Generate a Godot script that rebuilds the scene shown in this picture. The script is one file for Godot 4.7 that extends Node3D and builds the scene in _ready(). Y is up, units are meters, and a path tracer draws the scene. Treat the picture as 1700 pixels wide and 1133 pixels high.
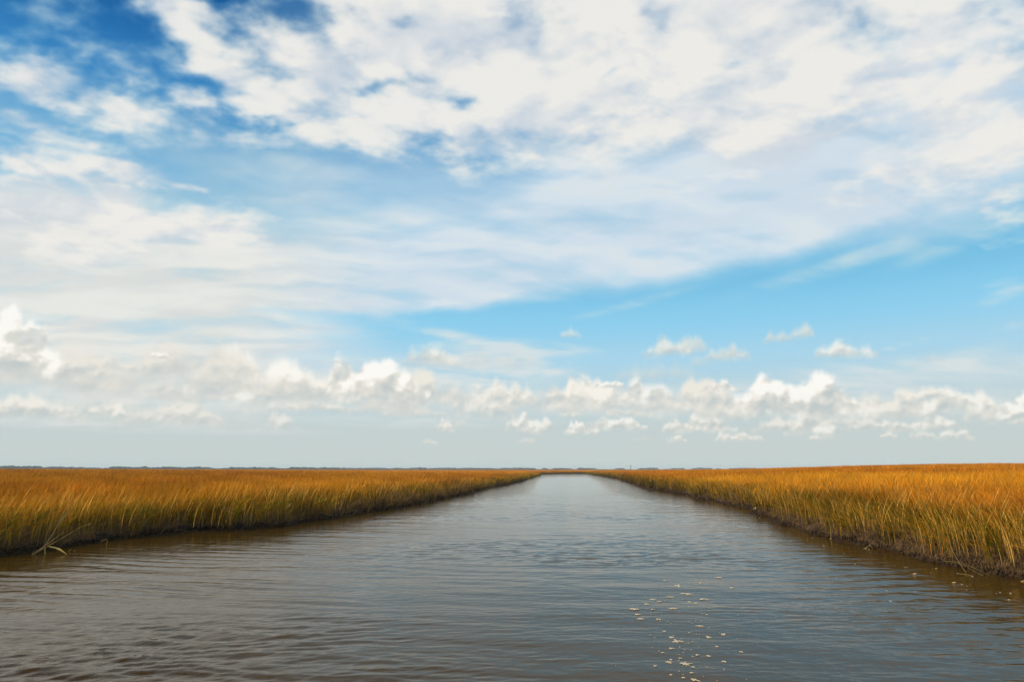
extends Node3D
# A tidal creek through autumn cordgrass under a broken sky. Metres; the eye is at x 0, z 0 and looks down the creek towards -z.

const EYE := 2.3
# the two waterlines: (metres down the creek, metres to the right)
const LEFT := [Vector2(-60, -21), Vector2(0, -18.5), Vector2(8, -16.5), Vector2(15, -14.6), Vector2(19.4, -14.0), Vector2(20.6, -13.5), Vector2(22.0, -13.48), Vector2(23.5, -13.4), Vector2(25.0, -12.77), Vector2(26.4, -12.15), Vector2(27.2, -10.6), Vector2(29.1, -9.5), Vector2(31.8, -8.98), Vector2(35.0, -8.7), Vector2(39.0, -8.1), Vector2(44.7, -6.75), Vector2(59.1, -5.24), Vector2(82.2, -3.4), Vector2(104.2, -1.6), Vector2(146.3, 2.3), Vector2(200, 5.2), Vector2(300, 11.5), Vector2(345, 14.0), Vector2(360, 16.0), Vector2(3000, 5000)]
const RIGHT := [Vector2(-60, 17), Vector2(0, 12.2), Vector2(8, 11.0), Vector2(15.0, 10.72), Vector2(16.2, 10.65), Vector2(17.8, 10.55), Vector2(20.0, 10.74), Vector2(22.4, 10.94), Vector2(24.3, 11.0), Vector2(27.7, 11.25), Vector2(32.6, 12.2), Vector2(36.5, 12.9), Vector2(38.6, 13.3), Vector2(40.2, 14.4), Vector2(44.0, 14.4), Vector2(50.4, 14.5), Vector2(65.5, 15.9), Vector2(81.0, 16.5), Vector2(100.4, 18.4), Vector2(154.6, 24.5), Vector2(208.0, 29.0), Vector2(300, 35.2), Vector2(340, 37.4), Vector2(352, 40), Vector2(3000, 6000)]

var rng := RandomNumberGenerator.new()
var shore_noise := FastNoiseLite.new()
var lump_noise := FastNoiseLite.new()
var roll_noise := FastNoiseLite.new()
var tone_noise := FastNoiseLite.new()


# ------------------------------------------------------------------ small helpers
func noise(seed_number: int, frequency: float, octaves := 4, ridged := false) -> FastNoiseLite:
	var n := FastNoiseLite.new()
	n.noise_type = FastNoiseLite.TYPE_SIMPLEX_SMOOTH
	n.seed = seed_number
	n.frequency = frequency
	n.fractal_type = FastNoiseLite.FRACTAL_RIDGED if ridged else FastNoiseLite.FRACTAL_FBM
	n.fractal_octaves = octaves
	return n


func tag(o: Node3D, label: String, category := "", group := "", kind := "") -> Node3D:
	o.set_meta("label", label)
	if category:
		o.set_meta("category", category)
	if group:
		o.set_meta("group", group)
	if kind:
		o.set_meta("kind", kind)
	return o


func put(called: String, mesh: Mesh, material: Material, parent: Node3D = null) -> MeshInstance3D:
	var o := MeshInstance3D.new()
	o.name = called
	o.mesh = mesh
	o.material_override = material
	(parent if parent else self).add_child(o, true)
	return o


func thing(called: String, at: Vector3) -> Node3D:
	var o := Node3D.new()
	o.name = called
	o.position = at
	add_child(o, true)
	return o


func matt(color: Color, rough := 0.8, spec := 0.3) -> StandardMaterial3D:
	var m := StandardMaterial3D.new()
	m.albedo_color = color.linear_to_srgb()
	m.roughness = rough
	m.metallic_specular = spec
	return m


func along(points: Array, d: float) -> float:
	var lo := 0
	var hi := points.size() - 1
	if d <= points[0].x:
		return points[0].y
	if d >= points[hi].x:
		return points[hi].y
	while hi - lo > 1:
		var mid := (lo + hi) / 2
		if points[mid].x <= d:
			lo = mid
		else:
			hi = mid
	var a: Vector2 = points[lo]
	var b: Vector2 = points[hi]
	return lerpf(a.y, b.y, (d - a.x) / (b.x - a.x))


func inland(x: float, z: float) -> float:
	# metres from the waterline, positive on land, negative on the creek
	var d := -z
	var wob := shore_noise.get_noise_2d(x, z) * 0.55 * clampf(absf(d) / 25.0, 0.5, 3.0)
	var l := along(LEFT, d)
	var r := along(RIGHT, d)
	var ls := (along(LEFT, d + 1.0) - along(LEFT, d - 1.0)) * 0.5
	var rs := (along(RIGHT, d + 1.0) - along(RIGHT, d - 1.0)) * 0.5
	var e := maxf((l - x) / sqrt(1.0 + ls * ls), (x - r) / sqrt(1.0 + rs * rs))
	var far := d - (318.0 + (x - 12.0) * 3.4)   # the bank that closes the creek where it turns away
	e = maxf(e, far * 0.28)
	return e + wob


func land(x: float, z: float, e: float) -> float:
	# height of the mud under the grass
	if e < -3.0:
		return -0.55
	var right := x > along(RIGHT, -z) - 4.0
	var bank := 0.34 if right else 0.2
	var y := -0.55 + 0.55 * smoothstep(-3.0, 0.0, e)
	y += bank * smoothstep(-0.15, 0.9 if right else 0.5, e) + 0.16 * smoothstep(1.0, 6.0, e)
	if e > -0.6 and e < 5.0:
		y += lump_noise.get_noise_2d(x, z) * 0.09 * smoothstep(-0.6, 0.3, e) * (1.0 if right else 0.6)
	# the marsh is not quite level: it swells a little towards the right and far left
	var r := Vector2(x, z).length()
	var az := atan2(x, -z)
	var swell := roll_noise.get_noise_2d(x, z) * 0.1 * smoothstep(15.0, 60.0, e)
	swell += smoothstep(0.12, 0.62, az) * (0.55 * smoothstep(25.0, 90.0, r) + 1.35 * smoothstep(60.0, 190.0, r))
	swell += smoothstep(0.05, 0.62, -az) * (0.25 * smoothstep(30.0, 90.0, r) + 0.5 * smoothstep(60.0, 200.0, r))
	return y + swell * smoothstep(0.0, 12.0, e)


# ------------------------------------------------------------------ the sky: air and clouds by azimuth and elevation in degrees
const SKY_W := 4096
const SKY_H := 2048
const WIN := 47.0          # degrees either side that are drawn at full fineness
const STEP := 0.25
const COV_W := 376
const COV_H := 184
var cov_puff := PackedFloat32Array()
var cov_veil := PackedFloat32Array()
var cov_wisp := PackedFloat32Array()
var strips := {}
var gate := Mutex.new()
var sky_rows := 0
var n_puff := noise(11, 1.0, 6)
var n_soft := noise(12, 1.0, 4)
var n_broad := noise(13, 1.0, 3)
var n_streak := noise(14, 1.0, 4)
var n_cum := noise(15, 1.0, 5)
var n_bil := noise(16, 1.0, 4, true)
var n_grain := noise(17, 1.0, 2)
const AIR_E := [0.0, 3.0, 6.0, 9.0, 12.0, 16.0, 22.0, 28.0, 34.0, 42.0, 60.0, 90.0]
const AIR_C := [Vector3(202, 212, 207), Vector3(197, 209, 208), Vector3(188, 212, 221), Vector3(168, 212, 234), Vector3(142, 206, 237), Vector3(114, 188, 226), Vector3(108, 174, 217), Vector3(56, 132, 192), Vector3(18, 88, 154), Vector3(10, 70, 134), Vector3(16, 72, 134), Vector3(14, 66, 126)]
const EDGE := [Vector2(-10.8, 12.5), Vector2(-1.6, 13.3), Vector2(7.8, 14.3), Vector2(22.4, 15.0), Vector2(30.9, 15.6), Vector2(38.3, 17.0), Vector2(60, 20)]


func lay(into: PackedFloat32Array, az: float, el: float, ra: float, re: float, turn: float, s: float, hard := true) -> void:
	var c := cos(deg_to_rad(turn))
	var k := sin(deg_to_rad(turn))
	var big := maxf(ra, re) * 1.9
	for j in range(maxi(0, int((el - big) / STEP)), mini(COV_H, int((el + big) / STEP) + 2)):
		for i in range(maxi(0, int((az - big + WIN) / STEP)), mini(COV_W, int((az + big + WIN) / STEP) + 2)):
			var dx := i * STEP - WIN - az
			var dy := j * STEP - el
			var u := (dx * c - dy * k) / ra
			var v := (dx * k + dy * c) / re
			var q := u * u + v * v
			if q > 3.4:
				continue
			var f := exp(-q * q * 0.75) if hard else exp(-q * 1.05) * (1.0 - smoothstep(2.6, 3.4, q))
			var at := j * COV_W + i
			if s > 0.0:
				into[at] = 1.0 - (1.0 - into[at]) * (1.0 - s * f)
			else:
				into[at] *= 1.0 + s * f


func puff(az: float, el: float, ra: float, re: float, turn: float, s: float) -> void:
	lay(cov_puff, az, el, ra * (1.12 if s > 0.0 else 1.35), re * (1.12 if s > 0.0 else 1.35), turn, s, false)


func veil(az: float, el: float, ra: float, re: float, turn: float, s: float) -> void:
	lay(cov_veil, az, el, ra, re, turn, s)


func wisp(az: float, el: float, ra: float, re: float, turn: float, s: float) -> void:
	lay(cov_wisp, az, el, ra, re, turn, s)


func cover(from: PackedFloat32Array, az: float, el: float) -> float:
	var fx := (az + WIN) / STEP
	var fy := el / STEP
	if fx < 0.0 or fy < 0.0 or fx >= COV_W - 1.001 or fy >= COV_H - 1.001:
		return 0.0
	var i := int(fx)
	var j := int(fy)
	fx -= i
	fy -= j
	var at := j * COV_W + i
	return lerpf(lerpf(from[at], from[at + 1], fx), lerpf(from[at + COV_W], from[at + COV_W + 1], fx), fy)


func air(el: float) -> Vector3:
	var k := 1
	while k < AIR_E.size() - 1 and el > AIR_E[k]:
		k += 1
	return AIR_C[k - 1].lerp(AIR_C[k], smoothstep(0.0, 1.0, clampf((el - AIR_E[k - 1]) / (AIR_E[k] - AIR_E[k - 1]), 0.0, 1.0)) * 0.35 + 0.65 * clampf((el - AIR_E[k - 1]) / (AIR_E[k] - AIR_E[k - 1]), 0.0, 1.0))


func sky_color(az: float, el: float) -> Vector3:
	var a := deg_to_rad(az)
	var e := deg_to_rad(el)
	var up := sin(e)
	var px := sin(a) * cos(e) / (up + 0.16)
	var py := cos(a) * cos(e) / (up + 0.16)
	var known := (1.0 - smoothstep(40.0, 46.5, absf(az))) * (1.0 - smoothstep(39.0, 45.5, el))
	var cp := 0.0
	var cv := 0.0
	var cw := 0.0
	var fold_a := n_puff.get_noise_2d(px * 2.6 + 17.0, py * 3.0)
	var fold_e := n_puff.get_noise_2d(px * 2.6, py * 3.0 + 53.0)
	if known > 0.0:
		cp = cover(cov_puff, az + fold_a * 2.6, el + fold_e * 1.9)
		cv = cover(cov_veil, az + fold_a * 3.0, el + fold_e * 1.2)
		cw = cover(cov_wisp, az, el)
	if known < 1.0:
		var b := n_broad.get_noise_2d(px * 0.45 + 31.0, py * 0.45)
		cp = lerpf(clampf((0.52 + b * 1.3) * smoothstep(13.0, 24.0, el), 0.0, 1.0), cp, known)
		cv = lerpf(clampf((0.55 - b * 0.9) * smoothstep(6.0, 16.0, el), 0.0, 1.0), cv, known)
		cw *= known
	var c := air(el)
	# thin high sheet
	var wa := n_soft.get_noise_2d(px * 0.8, py * 0.8)
	var st := n_streak.get_noise_2d(px * 1.1 + py * 0.35 + wa * 0.5, py * 4.2 - px * 0.9 + wa)
	if known > 0.0 and az > -28.0:
		var line := along(EDGE, az) + st * 0.55 + n_soft.get_noise_2d(az * 0.14, 7.0) * 0.35
		var wide := lerpf(0.35, 1.5, smoothstep(-8.0, 30.0, az))
		var cut := smoothstep(line - wide * 0.6, line + wide * 1.5, el)
		cv = lerpf(cv, cv * cut, smoothstep(-19.0, -7.5, az + st * 5.0 + wa * 7.0 + (el - 9.0) * 0.9) * known)
	var va := clampf(cv * (1.02 + st * 0.34 + n_puff.get_noise_2d(px * 3.3 + 9.0, py * 6.0) * 0.3 + wa * 0.3), 0.0, 1.0)
	va *= lerpf(0.9, 1.0, smoothstep(0.6, 0.95, cv))
	var warm := smoothstep(-8.0, -26.0, az) * known
	var sheet := Vector3(213, 226, 236).lerp(Vector3(233, 233, 227), clampf(warm + 0.35 * smoothstep(0.1, 0.55, st), 0.0, 1.0))
	sheet -= Vector3(13, 11, 8) * clampf(0.5 - st * 1.6 + wa * 0.8, 0.0, 1.0) * (0.45 + 0.55 * warm)
	c = c.lerp(sheet, clampf(va, 0.0, 0.97))
	var wn := clampf(cw * (1.05 + st * 1.3 + n_puff.get_noise_2d(px * 5.0, py * 9.0) * 0.7), 0.0, 1.0)
	c = c.lerp(Vector3(226, 229, 227), wn * 0.75)
	# broken heaped layer
	if cp > 0.004:
		var wx := n_soft.get_noise_2d(px * 1.7 + 5.0, py * 1.7) * 0.1
		var n := n_puff.get_noise_2d((px + wx) * 3.1, (py - wx) * 3.9)
		var fine := n_puff.get_noise_2d(px * 7.5 + 40.0, py * 9.5)
		var grit := n_puff.get_noise_2d(px * 21.0, py * 26.0)
		var t := cp * 1.16 + grit * (0.1 + 0.5 * cp * (1.0 - cp)) + n * (0.5 + 0.7 * cp * (1.0 - cp)) + fine * (0.24 + 0.5 * cp * (1.0 - cp))
		var pa := smoothstep(-0.02, 1.12, t)
		pa = lerpf(pa, pa * (2.0 - pa), 0.35) * 0.98
		var ahead := n_puff.get_noise_2d((px + wx) * 3.1 - 0.2, (py - wx) * 3.9 - 0.2)
		var sh := clampf(0.4 + (ahead - n) * 1.2 - n_soft.get_noise_2d(px * 1.9, py * 2.4 + 9.0) * 0.9 - n * 0.45 - fine * 0.4 - grit * 0.25, 0.0, 1.0)
		var body := Vector3(238, 236, 231).lerp(Vector3(203, 212, 222), sh * lerpf(0.95, 0.7, smoothstep(0.5, 1.1, t)))
		c = c.lerp(body, pa)
	var g := n_grain.get_noise_2d(az * 9.0, el * 9.0) * 1.3
	return c + Vector3(g, g, g)


func draw_strip(k: int) -> void:
	# one sixteenth of the fine window, or of the coarse rest of the sky
	var fine := sky_rows > 0
	var w := int(WIN * 2.0 / 360.0 * SKY_W) if fine else SKY_W / 4
	var h := sky_rows / 16 if fine else SKY_H / 8 / 16
	var out := PackedFloat32Array()
	out.resize(w * h * 3)
	var o := 0
	for j in h:
		var el := (k * h + j + 0.5) * 180.0 / SKY_H * (1.0 if fine else 4.0)
		for i in w:
			var az := ((i + 0.5) * 360.0 / SKY_W - WIN) if fine else ((i + 0.5) * 4.0 * 360.0 / SKY_W - 180.0)
			var c := sky_color(az, el)
			out[o] = c.x
			out[o + 1] = c.y
			out[o + 2] = c.z
			o += 3
	gate.lock()
	strips[k] = out
	gate.unlock()


var fine_sky := PackedFloat32Array()


func cumulus(a0: float, e0: float, hw: float, h: float, bright: float, alpha: float, soft: float) -> void:
	var w := int(WIN * 2.0 / 360.0 * SKY_W)
	var per := SKY_W / 360.0
	var sd := a0 * 7.31 + e0 * 3.17
	hw *= 1.34
	var rough := clampf(1.1 - soft * 2.0, 0.45, 1.0) * (0.75 if h < 1.3 else 1.0)
	h *= 1.14
	var size := minf(h, hw * 1.2)
	var reach := hw * 1.25
	for j in range(maxi(0, int((e0 - h * 0.45) * per)), mini(sky_rows, int((e0 + h * 1.35) * per) + 1)):
		for i in range(maxi(0, int((a0 - reach + WIN) * per)), mini(w, int((a0 + reach + WIN) * per) + 1)):
			var az := (i + 0.5) / per - WIN
			var el := (j + 0.5) / per
			var s := (az - a0) / hw
			var t := (el - e0) / h
			var x := (az - a0) / size + sd
			var y := (el - e0) / size + sd * 0.7
			var n := n_cum.get_noise_2d(x * 0.72, y * 0.8)
			var b := n_bil.get_noise_2d(x * 1.1 + n * 0.3, y * 1.2 + n * 0.3)
			var tower := 0.66 + 0.62 * n_soft.get_noise_2d(s * 1.1 + sd * 3.0, sd)
			var q := maxf(0.0, 1.0 - s * s)
			var top := sqrt(q) * clampf(tower, 0.45, 1.0)
			var f := top - t + (n * 0.4 + b * 0.1) * rough + 0.08
			var under := t + 0.05 + n * 0.22 * (1.0 - 0.3 * q)
			var pa := smoothstep(-soft * 0.7, soft * 2.0, f) * smoothstep(-0.16 - soft * 0.3, 0.1 + soft * 0.8, under) * smoothstep(1.55, 1.0, absf(s) - n * 0.25) * alpha
			if pa < 0.004:
				continue
			var n2 := n_cum.get_noise_2d((x - 0.14) * 0.72, (y + 0.22) * 0.8)
			var b2 := n_bil.get_noise_2d((x - 0.06) * 1.1 + n * 0.3, (y + 0.09) * 1.2 + n * 0.3)
			var lit := 0.36 + 0.66 * smoothstep(-0.1, 0.85, t / maxf(0.45, top + 0.1)) + ((n - n2) * 1.5 + (b - b2) * 0.5) * rough
			lit = clampf(lit, 0.0, 1.25)
			var col := Vector3(194, 201, 200).lerp(Vector3(245, 236, 222), clampf(lit, 0.0, 1.0))
			col = col.lerp(Vector3(255, 252, 245), smoothstep(0.62, 1.1, lit) * smoothstep(0.5, 1.0, bright))
			col = Vector3(204, 207, 204).lerp(col, clampf(0.3 + bright * 1.0, 0.0, 1.0))
			col = col.lerp(air(el), 0.16 * smoothstep(7.0, 2.0, el) + 0.04)
			var at := (j * w + i) * 3
			fine_sky[at] = lerpf(fine_sky[at], col.x, pa)
			fine_sky[at + 1] = lerpf(fine_sky[at + 1], col.y, pa)
			fine_sky[at + 2] = lerpf(fine_sky[at + 2], col.z, pa)


func bytes_of(f: PackedFloat32Array) -> PackedByteArray:
	var b := PackedByteArray()
	b.resize(f.size())
	for i in f.size():
		b[i] = int(clampf(f[i] + fposmod(i * 0.61803399 + (i / 977) * 0.7548777, 1.0), 0.0, 255.0))
	return b


func run_strips() -> PackedFloat32Array:
	strips.clear()
	var job := WorkerThreadPool.add_group_task(draw_strip, 16)
	WorkerThreadPool.wait_for_group_task_completion(job)
	var all := PackedFloat32Array()
	for k in 16:
		all.append_array(strips[k])
	return all


func make_sky() -> Image:
	for n in 3:
		var blank := PackedFloat32Array()
		blank.resize(COV_W * COV_H)
		if n == 0:
			cov_puff = blank
		elif n == 1:
			cov_veil = blank
		else:
			cov_wisp = blank
	place_puffs()
	place_veils()
	place_wisps()
	# the whole upper half, coarse; then the part the eye can take in, fine
	sky_rows = 0
	var rough := Image.create_from_data(SKY_W / 4, SKY_H / 8, false, Image.FORMAT_RGB8, bytes_of(run_strips()))
	rough.flip_y()
	rough.resize(SKY_W, SKY_H / 2, Image.INTERPOLATE_BILINEAR)
	sky_rows = 528
	fine_sky = run_strips()
	place_cumulus()
	var w := int(WIN * 2.0 / 360.0 * SKY_W)
	var fine := Image.create_from_data(w, sky_rows, false, Image.FORMAT_RGB8, bytes_of(fine_sky))
	fine.flip_y()
	var whole := Image.create(SKY_W, SKY_H, false, Image.FORMAT_RGB8)
	whole.fill(Color8(186, 192, 180))
	# column 0 of the panorama looks towards -z, so the halves change places
	whole.blit_rect(rough, Rect2i(SKY_W / 2, 0, SKY_W / 2, SKY_H / 2), Vector2i(0, 0))
	whole.blit_rect(rough, Rect2i(0, 0, SKY_W / 2, SKY_H / 2), Vector2i(SKY_W / 2, 0))
	var y := SKY_H / 2 - sky_rows
	whole.blit_rect(fine, Rect2i(w / 2, 0, w - w / 2, sky_rows), Vector2i(0, y))
	whole.blit_rect(fine, Rect2i(0, 0, w / 2, sky_rows), Vector2i(SKY_W - w / 2, y))
	return whole


func place_puffs() -> void:
	puff(-27.9, 31.4, 4.2, 1.4, 30, 1.00)
	puff(-28.6, 33.5, 2.2, 0.7, 0, 0.70)
	puff(-23.9, 33.6, 2.8, 1.2, 20, 0.50)
	puff(-20.4, 32.6, 2.2, 1.2, 0, 0.50)
	puff(-38.0, 26.3, 2.6, 1.3, 20, 0.80)
	puff(-34.0, 25.9, 2.7, 0.7, 15, 0.55)
	puff(-32.4, 25.6, 2.4, 0.6, 20, 0.45)
	puff(-37.7, 23.0, 2.1, 0.8, 10, 0.80)
	puff(-38.2, 21.2, 1.7, 0.5, 5, 0.65)
	puff(-34.6, 21.3, 4.0, 0.8, 5, 0.75)
	puff(-32.9, 22.9, 2.3, 1.0, 10, 0.45)
	puff(-31.5, 21.3, 2.4, 0.5, 10, 0.50)
	puff(-36.6, 19.6, 2.1, 0.4, 0, 0.50)
	puff(-28.2, 21.4, 2.5, 0.5, 5, 0.45)
	puff(-35.0, 27.7, 4.5, 1.9, 20, 0.30)
	puff(-31.0, 27.9, 4.1, 1.6, 25, 0.28)
	puff(-26.5, 26.4, 2.6, 1.0, 0, 0.40)
	puff(-11.7, 35.8, 7.1, 1.2, 0, 0.90)
	puff(-1.7, 38.6, 18.9, 2.0, 0, 0.95)
	puff(21.7, 36.4, 12.8, 2.1, 0, 0.95)
	puff(-16.1, 37.3, 4.7, 1.2, 0, 0.70)
	puff(-15.7, 31.6, 5.7, 2.5, -10, 0.95)
	puff(-6.1, 33.3, 7.2, 3.4, 0, 1.00)
	puff(-23.5, 28.7, 2.8, 1.0, 10, 0.85)
	puff(-26.5, 26.6, 2.6, 0.9, 15, 0.60)
	puff(-20.0, 27.6, 5.3, 1.3, 5, 0.90)
	puff(-13.5, 28.4, 6.2, 1.8, 15, 0.95)
	puff(-7.1, 28.0, 5.9, 1.7, 10, 0.95)
	puff(0.0, 31.7, 7.2, 4.0, 0, 1.00)
	puff(0.0, 28.6, 8.2, 2.1, 0, 0.95)
	puff(6.2, 34.6, 6.1, 2.9, 0, 0.85)
	puff(8.8, 30.6, 8.6, 3.5, 0, 1.00)
	puff(16.4, 33.7, 7.8, 2.9, 0, 0.95)
	puff(17.6, 28.8, 7.0, 3.0, 0, 1.00)
	puff(14.4, 27.2, 6.2, 1.4, 0, 0.90)
	puff(20.9, 26.3, 5.2, 1.8, 10, 0.90)
	puff(23.8, 32.4, 5.2, 2.4, 0, 0.90)
	puff(25.9, 29.5, 5.8, 2.0, 0, 0.85)
	puff(26.9, 26.4, 5.7, 1.5, -10, 0.80)
	puff(30.8, 33.5, 8.4, 1.8, 0, 0.90)
	puff(34.5, 29.8, 3.4, 1.9, 0, 0.70)
	puff(36.8, 27.1, 3.9, 1.9, 0, 0.80)
	puff(32.4, 29.2, 2.8, 2.3, 0, 0.60)
	puff(35.8, 25.1, 4.3, 1.9, -15, 0.85)
	puff(36.9, 22.0, 3.5, 1.6, 0, 0.75)
	puff(32.6, 20.9, 4.6, 1.2, -10, 0.50)
	puff(37.2, 18.6, 2.7, 1.6, 0, 0.60)
	puff(-31.2, 18.6, 5.9, 1.7, 0, 0.85)
	puff(-35.5, 16.5, 4.2, 2.0, 0, 0.80)
	puff(-28.2, 17.6, 4.9, 1.8, 0, 0.70)
	puff(-14.7, 35.4, 0.8, 0.5, 0, -0.30)
	puff(-9.9, 35.0, 1.1, 0.4, -10, -0.50)
	puff(-11.5, 30.9, 2.2, 0.4, -8, -0.85)
	puff(-4.9, 29.8, 1.5, 0.7, 0, -0.75)
	puff(1.1, 36.5, 1.9, 0.7, 0, -0.15)
	puff(1.4, 34.5, 0.7, 0.6, 0, -0.35)
	puff(4.2, 35.9, 1.6, 0.5, 0, -0.25)
	puff(10.0, 34.3, 1.0, 0.4, 30, -0.40)
	puff(13.0, 34.8, 1.7, 0.4, 40, -0.25)
	puff(9.9, 31.4, 1.2, 0.3, -15, -0.50)
	puff(31.0, 31.9, 1.1, 0.8, 0, -0.50)
	puff(30.8, 29.7, 1.6, 0.5, 0, -0.65)
	puff(34.9, 27.3, 1.0, 0.7, -20, -0.65)
	puff(39.3, 29.6, 1.4, 0.8, 0, -0.60)
	puff(28.3, 26.5, 2.1, 0.6, 0, -0.50)
	puff(20.1, 32.1, 0.9, 0.4, 0, -0.50)
	puff(-18.0, 34.6, 2.0, 0.9, 20, -0.50)
	puff(-21.5, 30.8, 1.2, 0.5, 0, -0.60)
	puff(-25.8, 28.7, 2.0, 0.6, 15, -0.60)


func place_veils() -> void:
	veil(7.9, 20.3, 21.9, 5.4, -8, 0.85)
	veil(25.1, 20.5, 16.7, 3.8, -8, 0.80)
	veil(-11.9, 16.7, 13.1, 4.4, 0, 0.85)
	veil(-28.9, 15.5, 13.3, 4.8, 0, 0.95)
	veil(-33.8, 17.3, 6.6, 2.5, 0, 0.90)
	veil(13.0, 17.6, 20.0, 2.4, -8, 0.85)
	veil(-31.1, 10.3, 12.1, 2.6, 0, 0.85)
	veil(-17.5, 11.5, 10.3, 2.2, 0, 0.85)
	veil(8.0, 23.7, 10.6, 1.9, 0, 0.40)
	veil(-22.0, 22.3, 7.4, 1.8, 0, 0.30)
	veil(33.3, 16.9, 6.3, 1.2, -14, 0.55)
	veil(18.2, 22.8, 7.8, 1.4, -5, 0.50)
	veil(-15.2, 22.2, 10.0, 1.9, 0, 0.45)
	veil(22.7, 30.6, 19.0, 6.6, 0, 0.60)
	veil(2.8, 36.4, 20.3, 3.7, 0, 0.40)
	veil(35.7, 23.9, 7.2, 8.6, 0, 0.70)
	veil(0.0, 30.0, 18.2, 6.3, 0, 0.35)
	veil(-10.7, 24.2, 17.2, 1.9, 0, 0.35)
	veil(5.4, 25.5, 9.7, 1.4, 0, 0.30)
	veil(23.0, 23.1, 10.1, 1.3, 0, 0.45)
	veil(-35.7, 12.3, 6.9, 2.9, 0, 0.80)
	veil(-26.2, 8.8, 13.6, 2.0, 0, 0.75)
	veil(-10.2, 9.6, 11.4, 1.7, 0, 0.45)
	veil(-34.9, 24.1, 7.4, 3.1, 0, 0.15)
	veil(-19.8, 31.5, 5.9, 3.7, 0, 0.30)


func place_wisps() -> void:
	wisp(28.1, 15.7, 8.6, 0.6, -11, 0.40)
	wisp(35.1, 16.1, 5.3, 0.7, -14, 0.40)
	wisp(36.6, 11.8, 1.4, 0.4, -14, 0.45)
	wisp(36.5, 12.6, 1.0, 0.2, -5, 0.30)
	wisp(10.3, 13.6, 4.5, 0.3, -12, 0.35)
	wisp(29.9, 8.9, 2.3, 0.1, -12, 0.30)
	wisp(37.2, 9.7, 1.0, 0.2, -10, 0.30)
	wisp(1.5, 10.1, 4.9, 0.5, 4, 0.85)
	wisp(1.0, 8.9, 2.0, 0.4, 3, 0.80)
	wisp(1.8, 8.0, 2.8, 0.3, 0, 0.60)
	wisp(-4.6, 11.0, 6.1, 0.4, 12, 0.50)
	wisp(-31.6, 3.2, 11.0, 0.3, 1, 0.55)
	wisp(-34.8, 3.3, 4.1, 0.2, 0, 0.40)
	wisp(-25.7, 2.9, 10.6, 0.2, 0, 0.30)
	wisp(-7.5, 3.9, 9.9, 0.5, 0, 0.40)
	wisp(30.0, 6.8, 9.2, 1.1, 0, 0.50)
	wisp(34.2, 7.8, 2.1, 0.6, -12, 0.40)
	wisp(-28.0, 6.2, 11.9, 1.9, 0, 0.70)
	wisp(-11.5, 6.6, 12.2, 1.8, 0, 0.60)
	wisp(12.5, 5.6, 12.6, 1.2, 0, 0.40)
	wisp(29.8, 4.6, 8.4, 1.0, 0, 0.40)
	wisp(-1.5, 9.1, 5.6, 1.2, 5, 0.65)
	wisp(-7.6, 7.9, 10.0, 1.5, 0, 0.40)


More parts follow.
